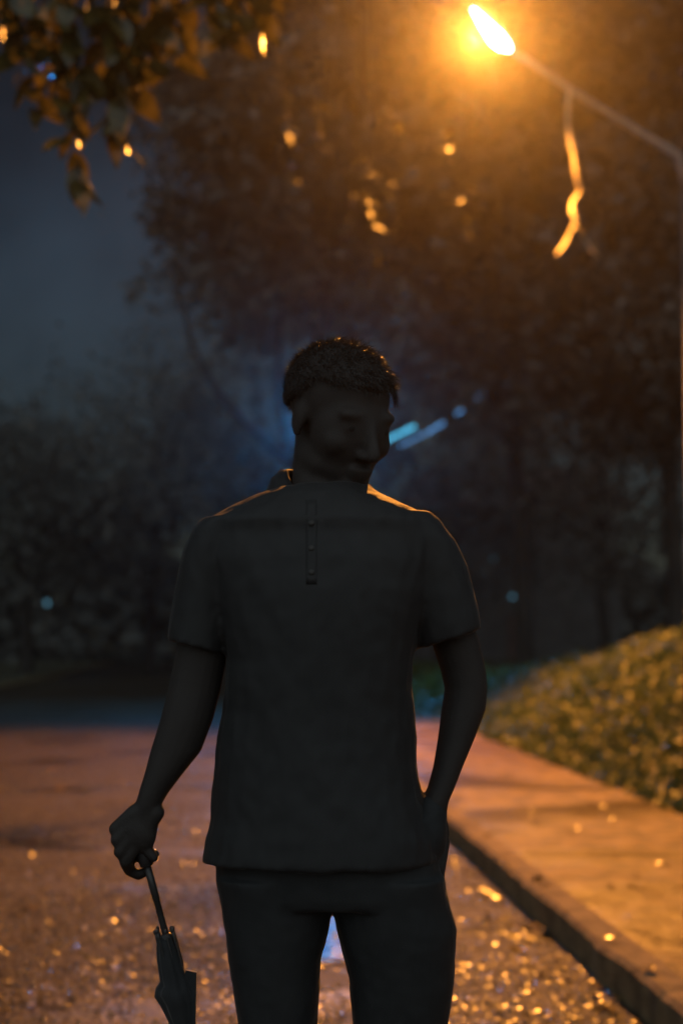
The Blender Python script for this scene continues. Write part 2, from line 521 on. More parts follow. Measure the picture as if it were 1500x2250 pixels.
# ---- puddles lying in the hollows of the road
PUD = [(0.42, 6.0, 0.3, 0.5)]
def pud_r(k, a):
    return 1 + 0.35*noise.noise(Vector((math.cos(a)*1.3, math.sin(a)*1.3, k*7.7))) + 0.16*noise.noise(Vector((math.cos(a)*4, math.sin(a)*4, k*3.1)))
def in_puddle(la, al, m=0.97):
    for k, (cl, ca, rl_, ra) in enumerate(PUD):
        u, v = (la-cl)/rl_, (al-ca)/ra
        if u*u + v*v < (m*pud_r(k, math.atan2(v, u)))**2: return True
    return False
M['water'] = principled('puddle_water', (0.02, 0.02, 0.02), 0.22, Specular_IOR_Level=0.5)
vary(M['water'], (0.012, 0.012, 0.012), (0.03, 0.027, 0.022), 2, 3)
bump(M['water'], [('n', 9, 0.03), ('n', 40, 0.006)], 0.9)
for k, (cl, ca, rl_, ra) in enumerate(PUD):
    vs = [rp(cl, ca, road_h(cl, ca) + .005)]; fs = []; n = 72
    for t in (0.25, .5, .75, 1.0):
        for i in range(n):
            a = 2*math.pi*i/n; r = pud_r(k, a)*t
            la, al = cl + rl_*r*math.cos(a), ca + ra*r*math.sin(a)
            vs.append(rp(min(la, KERB-.02), al, road_h(la, al) + .005))
    for i in range(n): fs.append((0, 1+i, 1+(i+1) % n))
    for q in range(3):
        for i in range(n): fs.append((1+q*n+i, 1+(q+1)*n+i, 1+(q+1)*n+(i+1) % n, 1+q*n+(i+1) % n))
    tag(MB().add(vs, fs).build('puddle', M['water']), kind='structure')

# ---- wet grit on the road
def grit_mesh():
    rl = np.random.default_rng(11)
    g = (1 + 5 ** 0.5) / 2
    ico = np.array([(-1,g,0),(1,g,0),(-1,-g,0),(1,-g,0),(0,-1,g),(0,1,g),(0,-1,-g),(0,1,-g),(g,0,-1),(g,0,1),(-g,0,-1),(-g,0,1)], float)
    ico /= np.linalg.norm(ico[0])
    fc = np.array([(0,11,5),(0,5,1),(0,1,7),(0,7,10),(0,10,11),(1,5,9),(5,11,4),(11,10,2),(10,7,6),(7,1,8),(3,9,4),(3,4,2),(3,2,6),(3,6,8),(3,8,9),(4,9,5),(2,4,11),(6,2,10),(8,6,7),(9,8,1)])
    Vs = []; Ts = []; base = 0
    for al0, al1, la0, la1, dens, r0, r1 in ((3.6, 7.2, -2.3, KERB-0.01, 1100, 0.005, 0.013), (7.2, 13, -3.4, KERB-0.01, 260, 0.007, 0.016), (13, 22, -4.6, KERB-0.01, 50, 0.01, 0.025)):
        n = int((al1-al0)*(la1-la0)*dens)
        la = la0 + rl.random(n)*(la1-la0); al = al0 + rl.random(n)*(al1-al0)
        keep = np.array([noise.noise(Vector((x*0.8, y*1.5, 21))) + 0.35*noise.noise(Vector((x*5, y*5, 2))) > -0.16 + 0.5*(q-0.5) and not in_puddle(x, y) for x, y, q in zip(la, al, rl.random(n))])
        la, al = la[keep], al[keep]; n = len(la)
        r = r0 + (r1-r0)*rl.random(n)**2
        q = rl.normal(size=(n, 4)); q /= np.linalg.norm(q, axis=1)[:, None]
        w, x, y, z = q.T
        Rm = np.stack([1-2*(y*y+z*z), 2*(x*y-z*w), 2*(x*z+y*w), 2*(x*y+z*w), 1-2*(x*x+z*z), 2*(y*z-x*w), 2*(x*z-y*w), 2*(y*z+x*w), 1-2*(x*x+y*y)], 1).reshape(n, 3, 3)
        loc = ico[None] * (0.75 + 0.5*rl.random((n, 12, 1)))
        loc = np.einsum('nij,nkj->nki', Rm, loc) * r[:, None, None]
        loc[:, :, 2] *= 0.42
        hz = np.array([road_h(a, b) for a, b in zip(la, al)])
        c = np.stack([la*RQ.x + al*RR.x, la*RQ.y + al*RR.y, hz + r*0.15], 1)
        Vs.append((loc + c[:, None]).reshape(-1, 3))
        Ts.append((fc[None] + (np.arange(n)*12)[:, None, None]).reshape(-1, 3) + base)
        base += n*12
    return tri_mesh('wet_grit', np.concatenate(Vs), np.concatenate(Ts))
tag(link('wet_grit', grit_mesh(), M['grit'], smooth=False), 'loose wet grit glinting all over the road surface', 'grit', kind='stuff')

# ---- gutter leaf litter, and many glossy scraps added to carry the road glints
def litter():
    rl = np.random.default_rng(23); P = []; Dn = []; S = []
    for al0, al1, la0, la1, dens, s0, s1 in ((3.8, 5.6, -2.0, KERB-.02, 4200, .004, .017), (5.6, 7.0, -2.3, KERB-.02, 1700, .006, .019), (7.0, 11, -3.2, KERB-.02, 420, .008, .026), (11, 19, -4.6, KERB-.02, 25, .014, .045),
                                             (4.2, 12, KERB-.22, KERB-.02, 120, .02, .05), (5, 14, KERB+.2, BANK, 16, .01, .03)):
        n = int((al1-al0)*(la1-la0)*dens)
        for la, al, q in zip(la0+rl.random(n)*(la1-la0), al0+rl.random(n)*(al1-al0), rl.random(n)):
            if noise.noise(Vector((la*1.1, al*1.9, 31))) < -0.25 or (la < KERB and in_puddle(la, al)): continue
            z = road_h(la, al) + .004 if la < KERB else pave_h(la, al) + .004
            P.append(tuple(rp(la, al, z))); S.append(s0+(s1-s0)*q*q)
    n = len(P); nrm = rl.normal(size=(n, 3))*.24; nrm[:, 2] = 1.0
    # flat curled scraps, each a small hexagon
    nrm /= np.linalg.norm(nrm, axis=1)[:, None]
    a = rl.normal(size=(n, 3)); a -= nrm*(a*nrm).sum(1)[:, None]; a /= np.linalg.norm(a, axis=1)[:, None]; b = np.cross(nrm, a)
    S = np.array(S)[:, None]; P = np.array(P) + nrm*S*.12; ring = []
    for k in range(6):
        q = math.pi*k/3
        ring.append(P + S*.5*(a*math.cos(q)*1.15 + b*math.sin(q)*.75)*(.75+.5*rl.random((n, 1))))
    V = np.stack([P] + ring, 1).reshape(-1, 3); i = np.arange(n)*7
    T = np.concatenate([np.stack([i, i+1+k, i+1+(k+1) % 6], 1) for k in range(6)])
    return tri_mesh('litter_glints', V, T)
M['litter'] = principled('litter_glints', (0.1, 0.06, 0.03), 0.3, Specular_IOR_Level=0.9)
vary(M['litter'], (0.04, 0.025, 0.012), (0.16, 0.1, 0.04), 17, 2)
tag(link('litter_glints', litter(), M['litter'], smooth=False), 'wet leaf litter in the gutter and tiny scraps added as glints on road and pavement', 'leaf litter', kind='stuff')

# ---- fallen leaves, every one its own thing
def leaf_shape(name, L=1.0, W=0.5, fold=0.12, curl=0.15):
    n = 7; vs = []; fs = []
    for i in range(n + 1):
        t = i / n
        w = W * 0.5 * math.sin(math.pi * t ** 0.8) ** 0.8 if 0 < t < 1 else 0.004
        z = -curl * (t - 0.4) ** 2
        vs += [(t*L, -w, z + fold*w), (t*L, 0, z), (t*L, w, z + fold*w)]
    for i in range(n):
        for k in (0, 1):
            a = i*3+k
            fs.append((a, a+3, a+4, a+1))
    me = bpy.data.meshes.new(name); me.from_pydata(vs, [], fs); me.update()
    return me
FL = [leaf_shape('fallen_leaf', 1, 0.5, 0.25, 0.25), leaf_shape('fallen_leaf', 1, 0.42, -0.3, -0.3), leaf_shape('fallen_leaf', 1, 0.62, 0.1, 0.4)]
for m_ in FL: m_.materials.append(M['leaf_fallen']); m_.polygons.foreach_set('use_smooth', [True]*len(m_.polygons))
def fallen(la, al, z, size, label, group):
    o = bpy.data.objects.new('fallen_leaf', random.choice(FL)); COL.objects.link(o)
    o.location = rp(la, al, z + 0.012); o.scale = (size, size, size)
    o.rotation_euler = (random.uniform(-.3, .3), random.uniform(-.25, .25), random.uniform(0, 6.28))
    return tag(o, label, 'leaf', group)
for k in range(46):
    al = random.uniform(5, 17); la = random.uniform(-0.30*al - 0.2, 0.8)
    fallen(la, al, road_h(la, al), random.uniform(0.05, 0.1), 'small wet fallen leaf lying flat on the dark road', 'fallen leaves on the road')
for k in range(26):
    al = random.uniform(4.6, 12); la = KERB - 0.02 - abs(random.gauss(0, 0.1))
    fallen(la, al, road_h(la, al) + 0.006, random.uniform(0.05, 0.1), 'wet fallen leaf caught in the gutter against the kerb', 'fallen leaves in the gutter')
for k in range(34):
    al = random.uniform(5.5, 13); la = random.uniform(KERB + 0.25, BANK - 0.05)
    fallen(la, al, pave_h(la, al), random.uniform(0.04, 0.085), 'small fallen leaf lying on the orange lit pavement', 'fallen leaves on the pavement')
for k in range(9):
    al = [4.75, 5.2, 6.35, 6.5, 6.9, 7.1, 7.9, 8.4, 9.3][k]; la = KERB + random.uniform(0.0, 0.06)
    fallen(la, al, 0.122, random.uniform(0.06, 0.1), 'crumpled fallen leaf lying on top of the kerb edge', 'fallen leaves on the kerb')

# ================================================================ street lamps
def street_lamp():
    Y = 16.0
    root_p = at(1524, 1300, Y + 0.6); 
    la = root_p.dot(RQ); al = root_p.dot(RR)
    base = rp(la, al, bank_h(la, al) - 0.05)
    root = empty('street_lamp', base)
    tag(root, 'tall street lamp with a glowing orange sodium head on a long slanting arm', 'street lamp')
    top = at(1512, 372, Y + 0.6)
    top = Vector((base.x, base.y, top.z))
    MB().tube([base, base + (top-base)*0.25, base + (top-base)*0.26, top], [0.085, 0.08, 0.065, 0.05], 14).build('pole', M['metal'], root)
    head = at(1083, 62, Y - 0.4); tail = at(1128, 112, Y - 0.3)
    arm = [top - Vector((0, 0, 0.2)), top + (tail-top)*0.04 + Vector((0, 0, 0.12)), top + (tail-top)*0.35 + Vector((0, 0, .05)), top + (tail-top)*0.7, tail]
    MB().tube(arm, [0.042, 0.04, 0.036, 0.033, 0.03], 10).build('arm', M['arm'], root)
    ax = (head - tail).normalized(); nose = head + ax * 0.30; side = ax.cross(Vector((0, 0, 1))).normalized(); up = side.cross(ax).normalized()
    # housing: tapered cobra head
    rs = []
    Lh = (nose - tail).length + 0.08
    for t, w, h in ((0, .04, .04), (.12, .07, .06), (.3, .12, .085), (.55, .15, .1), (.8, .135, .085), (.95, .08, .05), (1, .03, .02)):
        c = tail + ax * (t * Lh - 0.06)
        rs.append([c + side * (w*math.cos(a)) + up * (h * math.sin(a) if math.sin(a) > 0 else 0.35*h*math.sin(a)) for a in [2*math.pi*k/16 for k in range(16)]])
    MB().rings(rs).build('housing', M['luminaire'], root)
    rs = []
    for t, w, h in ((.13, .012, .01), (.27, .075, .09), (.42, .09, .11), (.66, .058, .075), (1.0, .008, .01)):
        c = tail + ax * (t * Lh - 0.06) - up * 0.03
        rs.append([c + side * (w*math.cos(a)) + up * (0.2*h*math.sin(a) if math.sin(a) > 0 else h*math.sin(a)) for a in [2*math.pi*k/16 for k in range(16)]])
    MB().rings(rs).build('lens', M['sodium_lens'], root)
    MB().tube([base + Vector((0, 0, 0.55)), base + Vector((0, 0, 0.62)), base + Vector((0, 0, 0.64))], [0.1, 0.1, 0.084], 14).build('collar', M['metal'], root)
    ld = bpy.data.lights.new('sodium_light', 'SPOT'); ld.spot_size = R(172); ld.spot_blend = 0.35; ld.energy = LAMP_W; ld.color = SODIUM; ld.shadow_soft_size = 0.1
    lo = bpy.data.objects.new('sodium_light', ld); COL.objects.link(lo)
    lo.location = tail + ax * (0.56 * Lh) - up * 0.19
    lo.rotation_euler = Vector((-0.2, -1.5, -1)).to_track_quat('-Z', 'Y').to_euler()
    adopt(lo, root)
    return top, arm
LAMP_TOP, LAMP_ARM = street_lamp()

def led_lamp():
    Y = 24.0
    p = at(742, 1400, Y); la, al = p.dot(RQ), p.dot(RR)
    base = rp(la, al, 0.1)
    root = empty('led_street_lamp', base)
    tag(root, 'slim blue white lamp post far down the pavement behind the man', 'street lamp')
    head = at(697, 925, Y - 0.1)
    top = Vector((base.x, base.y, head.z + 0.02))
    MB().tube([base, base + (top-base)*0.3, top], [0.06, 0.05, 0.04], 12).build('pole', M['metal'], root)
    MB().tube([top - Vector((0, 0, 0.06)), top + (head-top)*0.5 + Vector((0, 0, 0.05)), head + Vector((0, 0, 0.05))], 0.025, 8).build('arm', M['metal'], root)
    MB().ball(head + Vector((0, 0, 0.05)), (0.16, 0.09, 0.04)).build('housing', M['luminaire'], root)
    MB().ball(head + Vector((0, -0.02, 0.0)), (0.12, 0.07, 0.03)).build('lens', M['led_lens'], root)
    ld = bpy.data.lights.new('led_light', 'SPOT'); ld.spot_size = R(168); ld.spot_blend = 0.3; ld.energy = LED_W; ld.color = LEDCOL; ld.shadow_soft_size = 0.06
    lo = bpy.data.objects.new('led_light', ld); COL.objects.link(lo); lo.location = head - Vector((0, 0.05, 0.1)); adopt(lo, root)
    lo.rotation_euler = Vector((0.1, -0.5, -1)).to_track_quat('-Z', 'Y').to_euler()
    return top
LED_TOP = led_lamp()

M['bulb_cyan'] = emit('bulb_cyan', (0.08, 0.5, 0.8), 3.4)
M['bulb_blue'] = emit('bulb_blue', (0.09, 0.28, 0.62), 2.2)
def light_string(px_pts, depth, bulbs, label):
    """thin cord from the lamp post to a tree, with little blue bulbs along its near end"""
    TB = at(1150, 1400, 33)
    pts = [LED_TOP - Vector((0, 0, 0.45))] + [at(x, y, depth + .15*i) for i, (x, y) in enumerate(px_pts)] + [Vector((TB.x, TB.y, at(1150, 780, 33).z))]
    out = []
    for i in range(len(pts) - 1):
        p0, p1, p2, p3 = pts[max(i-1, 0)], pts[i], pts[i+1], pts[min(i+2, len(pts)-1)]
        for k in range(8):
            t = k / 8
            out.append(0.5*((2*p1) + (p2-p0)*t + (2*p0-5*p1+4*p2-p3)*t*t + (3*p1-p0-3*p2+p3)*t**3))
    out.append(pts[-1])
    root = empty('light_string', pts[0]); tag(root, label, 'light string', 'strings of blue lights')
    MB().tube(out, .006, 6).build('cord', M['plastic'], root)
    for x, y, mt, r in bulbs:
        c = min(out, key=lambda p: (p - at(x, y, p.y)).length)
        p = at(x, y, c.y)
        MB().ball(p, (r, r, r*1.25), nu=10, nv=6).build('bulb', M[mt], root)
def along(a, b, n, mt, r=.02):
    return [(a[0] + (b[0]-a[0])*k/(n-1), a[1] + (b[1]-a[1])*k/(n-1), mt, r) for k in range(n)]
light_string([(800, 1000), (855, 966), (908, 938), (985, 893), (1080, 833)], 24.1, along((848, 968), (908, 938), 9, 'bulb_cyan', .022),
             'upper string of cyan bulbs glowing just beside the cheek')
light_string([(800, 1014), (880, 980), (950, 943), (1008, 906), (1058, 866), (1110, 826)], 24.2,
             along((882, 978), (940, 950), 7, 'bulb_blue') + along((946, 946), (972, 930), 5, 'bulb_blue', .021) + along((1003, 908), (1014, 902), 3, 'bulb_blue', .018) + along((1048, 874), (1060, 864), 2, 'bulb_blue', .012),
             'lower string of blue bulbs trailing up to the right of the face')

def hanging_vine():
    ya = 15.9
    root = empty('hanging_vine', at(1250, 196, ya))
    tag(root, 'crooked dry vine dangling from the lamp arm, lit yellow', 'vine')
    px = [(1250, 188), (1247, 230), (1246, 268), (1250, 300), (1259, 340), (1265, 380), (1270, 405), (1276, 420), (1266, 432), (1257, 446), (1256, 462), (1262, 478), (1264, 495), (1252, 512), (1246, 530), (1234, 546), (1224, 560)]
    pts = [at(x, y, ya + 0.05*math.sin(i)) for i, (x, y) in enumerate(px)]
    MB().tube(pts, [0.018 + 0.008*math.sin(i*1.7)**2 for i in range(len(pts))], 8).build('stem', M['vine'], root)
    tw = [at(1263, 490, ya), at(1283, 525, ya + 0.02), at(1298, 550, ya), at(1318, 566, ya)]
    MB().tube(tw, [0.004, 0.004, 0.012, 0.006], 6).build('side_twig', M['vine'], root)
hanging_vine()

# ================================================================ trees
def limb_path(p0, p1, n=6, jit=0.12, sag=0.0):
    p0, p1 = Vector(p0), Vector(p1); out = []
    L = (p1 - p0).length
    for i in range(n + 1):
        t = i / n
        j = Vector((random.gauss(0, 1), random.gauss(0, 1), random.gauss(0, .6))) * jit * L * 0.25 * math.sin(math.pi*t)
        out.append(p0.lerp(p1, t) + j + Vector((0, 0, sag * math.sin(math.pi*t))))
    return out
def tree(name, label, base, height, rad, crown_z0, nleaf, limbs=None, leaf=0.3, seed=1, trunk_r=0.2, group='trees beyond the road'):
    rl = np.random.default_rng(seed); random.seed(seed)
    base = Vector(base)
    root = empty(name, base); tag(root, label, 'tree', group)
    mb = MB()
    fork = base + Vector((random.uniform(-.2, .2), 0, crown_z0 + 0.3))
    mb.tube([base - Vector((0, 0, 0.2)), base + Vector((0.03, 0, 0.25)), base.lerp(fork, 0.5) + Vector((0.08, 0, 0)), fork, base + Vector((0.2, 0, height*0.8))], [trunk_r*1.6, trunk_r*1.1, trunk_r, trunk_r*0.9, 0.04], 10)
    cc = base + Vector((0, 0, (crown_z0 + height) / 2)); hr = (height - crown_z0) / 2
    tips = []
    for k in range(11):
        a = 2.4 * k + rl.random(); e = rl.uniform(-0.3, 0.95)
        tip = cc + Vector((math.cos(a)*rad*0.8*math.sqrt(1-e*e*0.8), math.sin(a)*rad*0.8*math.sqrt(1-e*e*0.8), e*hr*0.85))
        st = fork.lerp(base + Vector((0.2, 0, height*0.8)), rl.uniform(0, 0.6))
        mb.tube(limb_path(st, tip, 6), [trunk_r*0.5*(1-0.14*i) for i in range(7)], 7)
        tips.append(tip)
    if limbs:
        for pts, rr in limbs: mb.tube(pts, [rr*(1-0.12*i) for i in range(len(pts))], 10)
    adopt(mb.build('trunk', M['bark']), root)
    # crown: leaf clumps round the limb tips and through the volume, with gaps between
    ncl = 70
    cen = []
    for k in range(ncl):
        d = rl.normal(size=3); d /= np.linalg.norm(d); u = rl.uniform(0.45, 1.0)
        cen.append(np.array(cc) + d * np.array((rad, rad, hr)) * u)
    cen += [np.array(t) for t in tips]
    per = nleaf // len(cen)
    P = []; D = []
    for c in cen:
        s = rl.uniform(0.35, 0.85) * rad * 0.26
        P.append(c + rl.normal(size=(per, 3)) * s * np.array((1, 1, 0.7)))
        D.append(np.tile((0, 0, 0.8), (per, 1)))
    P = np.concatenate(P); D = np.concatenate(D)
    V, T = leaf_cloud(P, D, leaf*(0.6 + 0.8*rl.random(len(P))), rl, 0.55)
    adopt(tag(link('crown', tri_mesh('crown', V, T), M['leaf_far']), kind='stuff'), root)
    return root
def gpos(px, d, z=-0.05):
    p = at(px, 1400, d); return Vector((p.x, p.y, z))
A0 = gpos(655, 28)
tree('broadleaf_tree', 'tall dark tree behind the head, its forked limbs faintly blue', A0 + Vector((.5, 0, 0)), 15.5, 3.3, 6.2, 17000, seed=21, trunk_r=0.16,
     limbs=[([at(648, 1030, 28), at(625, 930, 27.9), at(612, 840, 27.9), at(618, 740, 28), at(622, 640, 28.2)], 0.13),
            ([at(640, 1010, 28), at(590, 975, 27.6), at(540, 930, 27.4), at(480, 865, 27.3), at(425, 770, 27.4), at(405, 680, 27.6)], 0.12)])
tree('broadleaf_tree', 'broad dark tree directly under the glowing lamp head', gpos(1150, 33, 0.1), 16.5, 5.6, 5.5, 22000, seed=31)
tree('broadleaf_tree', 'dark tree at the right edge behind the lamp pole', gpos(1480, 31, 0.2), 17, 5.4, 4.5, 18000, seed=41)
tree('broadleaf_tree', 'low dark tree at the far left below the patch of blue sky', gpos(60, 44, 0.05), 8.6, 5.0, 2.0, 7000, seed=51)
tree('broadleaf_tree', 'dark rounded tree left of the man beyond the road end', gpos(330, 50, 0.05), 10.5, 5.5, 2.2, 7000, seed=61)
tree('broadleaf_tree', 'distant dark tree filling the gap behind the left shoulder', gpos(560, 58, 0.05), 15, 6.5, 2.5, 7000, seed=71)
tree('broadleaf_tree', 'distant dark tree behind the right shoulder beside the faint lights', gpos(960, 52, 0.05), 12, 6.0, 2.2, 7000, seed=81)
tree('broadleaf_tree', 'far dark tree rising above the leafy bank on the right', gpos(1330, 47, 0.2), 11, 6.0, 2.0, 7000, seed=91)
def hedge():
    rl = np.random.default_rng(5)
    n = 26000
    x = rl.uniform(-34, 34, n); y = 66 + rl.normal(size=n) * 1.6
    top = np.array([4.6 + 1.5*noise.noise(Vector((a*0.16, 2, 0))) + 0.7*noise.noise(Vector((a*0.7, 5, 0))) for a in x])
    z = top * rl.random(n) ** 0.8
    V, T = leaf_cloud(np.stack([x, y, z], 1), np.tile((0, -0.6, 0.5), (n, 1)), 0.55*(0.6 + 0.8*rl.random(n)), rl, 0.7)
    return tri_mesh('thicket', V, T)
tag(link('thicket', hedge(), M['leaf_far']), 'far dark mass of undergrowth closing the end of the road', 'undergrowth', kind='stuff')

# ---- branch of leaves hanging into the top left
LM = [leaf_shape('leaf', 1, 0.46, 0.22, 0.35), leaf_shape('leaf', 1, 0.52, 0.3, 0.15), leaf_shape('leaf', 1, 0.4, 0.12, 0.6)]
for m_ in LM: m_.materials.append(M['leaf_near']); m_.polygons.foreach_set('use_smooth', [True]*len(m_.polygons))
def overhanging_tree():
    random.seed(99)
    base = rp(-6.3, 5.8, 0.05)
    root = empty('overhanging_tree', base)
    tag(root, 'tree at the road edge whose leafy branch hangs into the top left', 'tree')
    mb = MB()
    mb.tube([base - Vector((0, 0, .2)), base + Vector((0, 0, .3)), base + Vector((.15, .1, 2)), base + Vector((.25, .2, 3.4)), base + Vector((.1, .4, 6.5))], [.34, .24, .2, .17, .05], 12)
    fork = base + Vector((.25, .2, 3.3))
    limb = [fork, fork.lerp(Vector((-3.6, 6.5, 5.5)), .4) + Vector((0, 0, .45)), Vector((-3.6, 6.5, 5.6)), Vector((-2.1, 6.45, 5.35)), Vector((-1.15, 6.4, 5.05)), Vector((-.45, 6.4, 4.8)), Vector((-.12, 6.4, 4.6))]
    mb.tube(limb, [.1, .075, .05, .036, .024, .014, .006], 9)
    for tip in ((-7.5, 8.2, 6.5), (-4.9, 8.7, 6.9), (-8, 4.2, 6), (-5.4, 3.7, 6.6)):
        mb.tube(limb_path(base + Vector((.15, .3, 3.9)), tip), [.07*(1-.13*i) for i in range(7)], 7)
    adopt(mb.build('trunk', M['bark']), root)
    rl = np.random.default_rng(8)
    P = np.concatenate([np.array(c) + rl.normal(size=(420, 3))*.55 for c in ((-7.5, 8.2, 6.5), (-4.9, 8.7, 6.9), (-8, 4.2, 6), (-5.4, 3.7, 6.6), (-6.5, 6.2, 7), (-6, 6.2, 6.5))])
    V, T = leaf_cloud(P, np.tile((0, 0, .8), (len(P), 1)), .12*(.7+.6*rl.random(len(P))), rl)
    adopt(tag(link('crown', tri_mesh('crown', V, T), M['leaf_near']), kind='stuff'), root)
    def limb_at(x):
        for p, q in zip(limb, limb[1:]):
            if p.x <= x <= q.x: return p.lerp(q, (x-p.x)/(q.x-p.x))
        return limb[-1]
    # twigs: end pixel, depth, number of leaves
    ends = [(40, 60, 4.3, 8), (-30, 200, 4.2, 6), (110, 120, 4.35, 10), (170, 190, 4.2, 13), (215, 110, 4.4, 11), (150, 270, 4.25, 11), (255, 240, 4.15, 11), (165, 385, 4.2, 9),
            (300, 120, 4.45, 10), (290, 190, 4.3, 12), (240, 300, 4.25, 9), (60, 150, 4.15, 9), (90, 230, 4.4, 8), (335, 60, 4.3, 8), (385, 135, 4.5, 6), (495, 95, 4.15, 12), (560, 60, 4.3, 10), (450, 40, 4.4, 8), (520, 30, 4.2, 9), (240, 30, 4.2, 8), (140, 20, 4.4, 8)]
    for px, py, d, nl in ends + [(330, 150, 4.35, 8), (400, 80, 4.3, 7), (600, 10, 4.3, 6)]:
        d *= 1.5; e = at(px, py, d)
        s = limb_at(min(-.14, e.x - random.uniform(0.0, .4)))
        mid = s.lerp(e, .5) + Vector((random.uniform(-.05, .12), random.uniform(-.06, .06), .1))
        tw = [s]
        for k in range(1, 9):
            t = k/8
            tw.append(s*(1-t)**2 + mid*2*t*(1-t) + e*t*t + Vector((random.gauss(0, .006), random.gauss(0, .006), 0)))
        adopt(MB().tube(tw, [.006*(1-.09*k) for k in range(9)], 6).build('twig', M['bark']), root)
        nl = int(nl*1.5)
        for i in range(nl):
            t = 1 - (i/nl)*min(.8, .5/max(.1, (e-s).length))
            k = min(7, int(t*8)); p = tw[k].lerp(tw[k+1], t*8-k)
            dirn = (tw[8]-tw[6]).normalized()
            ax = (dirn*random.uniform(.1, .8) + Vector((random.gauss(0, 1), random.gauss(0, 1), random.gauss(-.35, .6)))*.7).normalized()
            sz = random.uniform(.12, .25)
            nz = (Vector((random.gauss(0, .7), random.gauss(0, .7), 1))).normalized()
            y_ = nz.cross(ax).normalized(); z_ = ax.cross(y_)
            o = bpy.data.objects.new('leaf', random.choice(LM)); COL.objects.link(o)
            o.parent = root; o.matrix_parent_inverse = Matrix.Translation(base).inverted()
            mt = Matrix((ax, y_, z_)).transposed().to_4x4()
            o.matrix_basis = Matrix.Translation(p) @ mt @ Matrix.Diagonal((sz, sz, sz, 1))
overhanging_tree()

# ---- tree beyond the right edge whose long limb drops a few twigs under the lamp
M['leaf_lit'] = leaf_mat('drooping_leaf', (0.02, 0.022, 0.008), (0.045, 0.04, 0.013), 0.6, 0.3)
LT = [leaf_shape('leaf', 1, 0.5, 0.22, 0.35), leaf_shape('leaf', 1, 0.42, 0.3, 0.15)]
for m_ in LT: m_.materials.append(M['leaf_lit']); m_.polygons.foreach_set('use_smooth', [True]*len(m_.polygons))
def drooping_tree():
    random.seed(5)
    base = rp(7.2, 13.0, bank_h(7.2, 13.0) - .1)
    root = empty('drooping_tree', base); tag(root, 'tree past the right edge dropping thin leafy twigs below the lamp', 'tree')
    mb = MB()
    fork = base + Vector((-.2, .1, 5.6))
    mb.tube([base - Vector((0, 0, .2)), base + Vector((0, 0, .4)), base + Vector((-.1, 0, 3)), fork, base + Vector((.2, .2, 10.5))], [.42, .3, .25, .2, .05], 12)
    limb = [fork, fork.lerp(Vector((1.2, 13.4, 9.3)), .35) + Vector((0, 0, 1.0)), Vector((2.6, 13.4, 9.5)), Vector((1.2, 13.4, 9.3)), Vector((.2, 13.5, 9.1)), Vector((-.9, 13.6, 8.8))]
    mb.tube(limb, [.13, .1, .07, .05, .035, .012], 9)
    for tip in ((9, 14.5, 10), (6, 11.5, 10.5), (8.5, 11.8, 9.5)): mb.tube(limb_path(base + Vector((0, .1, 6.4)), tip), [.08*(1-.13*i) for i in range(7)], 7)
    adopt(mb.build('trunk', M['bark']), root)
    rl = np.random.default_rng(4)
    P = np.concatenate([np.array(c) + rl.normal(size=(500, 3))*.7 for c in ((9, 14.5, 10), (6, 11.5, 10.5), (8.5, 11.8, 9.5), (7.4, 13.2, 11.2), (6.8, 13, 9.7))])
    V, T = leaf_cloud(P, np.tile((0, 0, .8), (len(P), 1)), .16*(.7+.6*rl.random(len(P))), rl)
    adopt(tag(link('crown', tri_mesh('crown', V, T), M['leaf_lit']), kind='stuff'), root)
    for px, py, d, nl in ((632, 290, 13.6, 8), (695, 332, 13.5, 10), (660, 398, 13.6, 5), (780, 472, 13.5, 7), (812, 486, 13.4, 9), (826, 568, 13.3, 7), (868, 488, 13.5, 5), (985, 366, 13.4, 8), (1017, 512, 13.3, 5), (865, 285, 13.6, 6)):
        e = at(px, py, d)
        k = min(range(len(limb)), key=lambda i: abs(limb[i].x - e.x)); s_ = limb[k]
        mid = s_.lerp(e, .5) + Vector((random.uniform(-.2, .2), 0, .3)); tw = []
        for q in range(9):
            t = q/8; tw.append(s_*(1-t)**2 + mid*2*t*(1-t) + e*t*t)
        adopt(MB().tube(tw, [.009*(1-.09*q) for q in range(9)], 6).build('twig', M['bark']), root)
        for i in range(nl):
            t = 1 - .012*i*8/8; p = tw[7].lerp(tw[8], max(0, 1-.18*i))
            ax = Vector((random.gauss(0, 1), random.gauss(0, .6), random.gauss(-.5, .5))).normalized()
            nz = Vector((random.gauss(0, .6), random.gauss(-.5, .5), .8)).normalized(); sz = random.uniform(.10, .16)
            y_ = nz.cross(ax).normalized(); z_ = ax.cross(y_)
            o = bpy.data.objects.new('leaf', random.choice(LT)); COL.objects.link(o)
            o.parent = root; o.matrix_parent_inverse = Matrix.Translation(base).inverted()
            o.matrix_basis = Matrix.Translation(p) @ Matrix((ax, y_, z_)).transposed().to_4x4() @ Matrix.Diagonal((sz, sz, sz, 1))
drooping_tree()

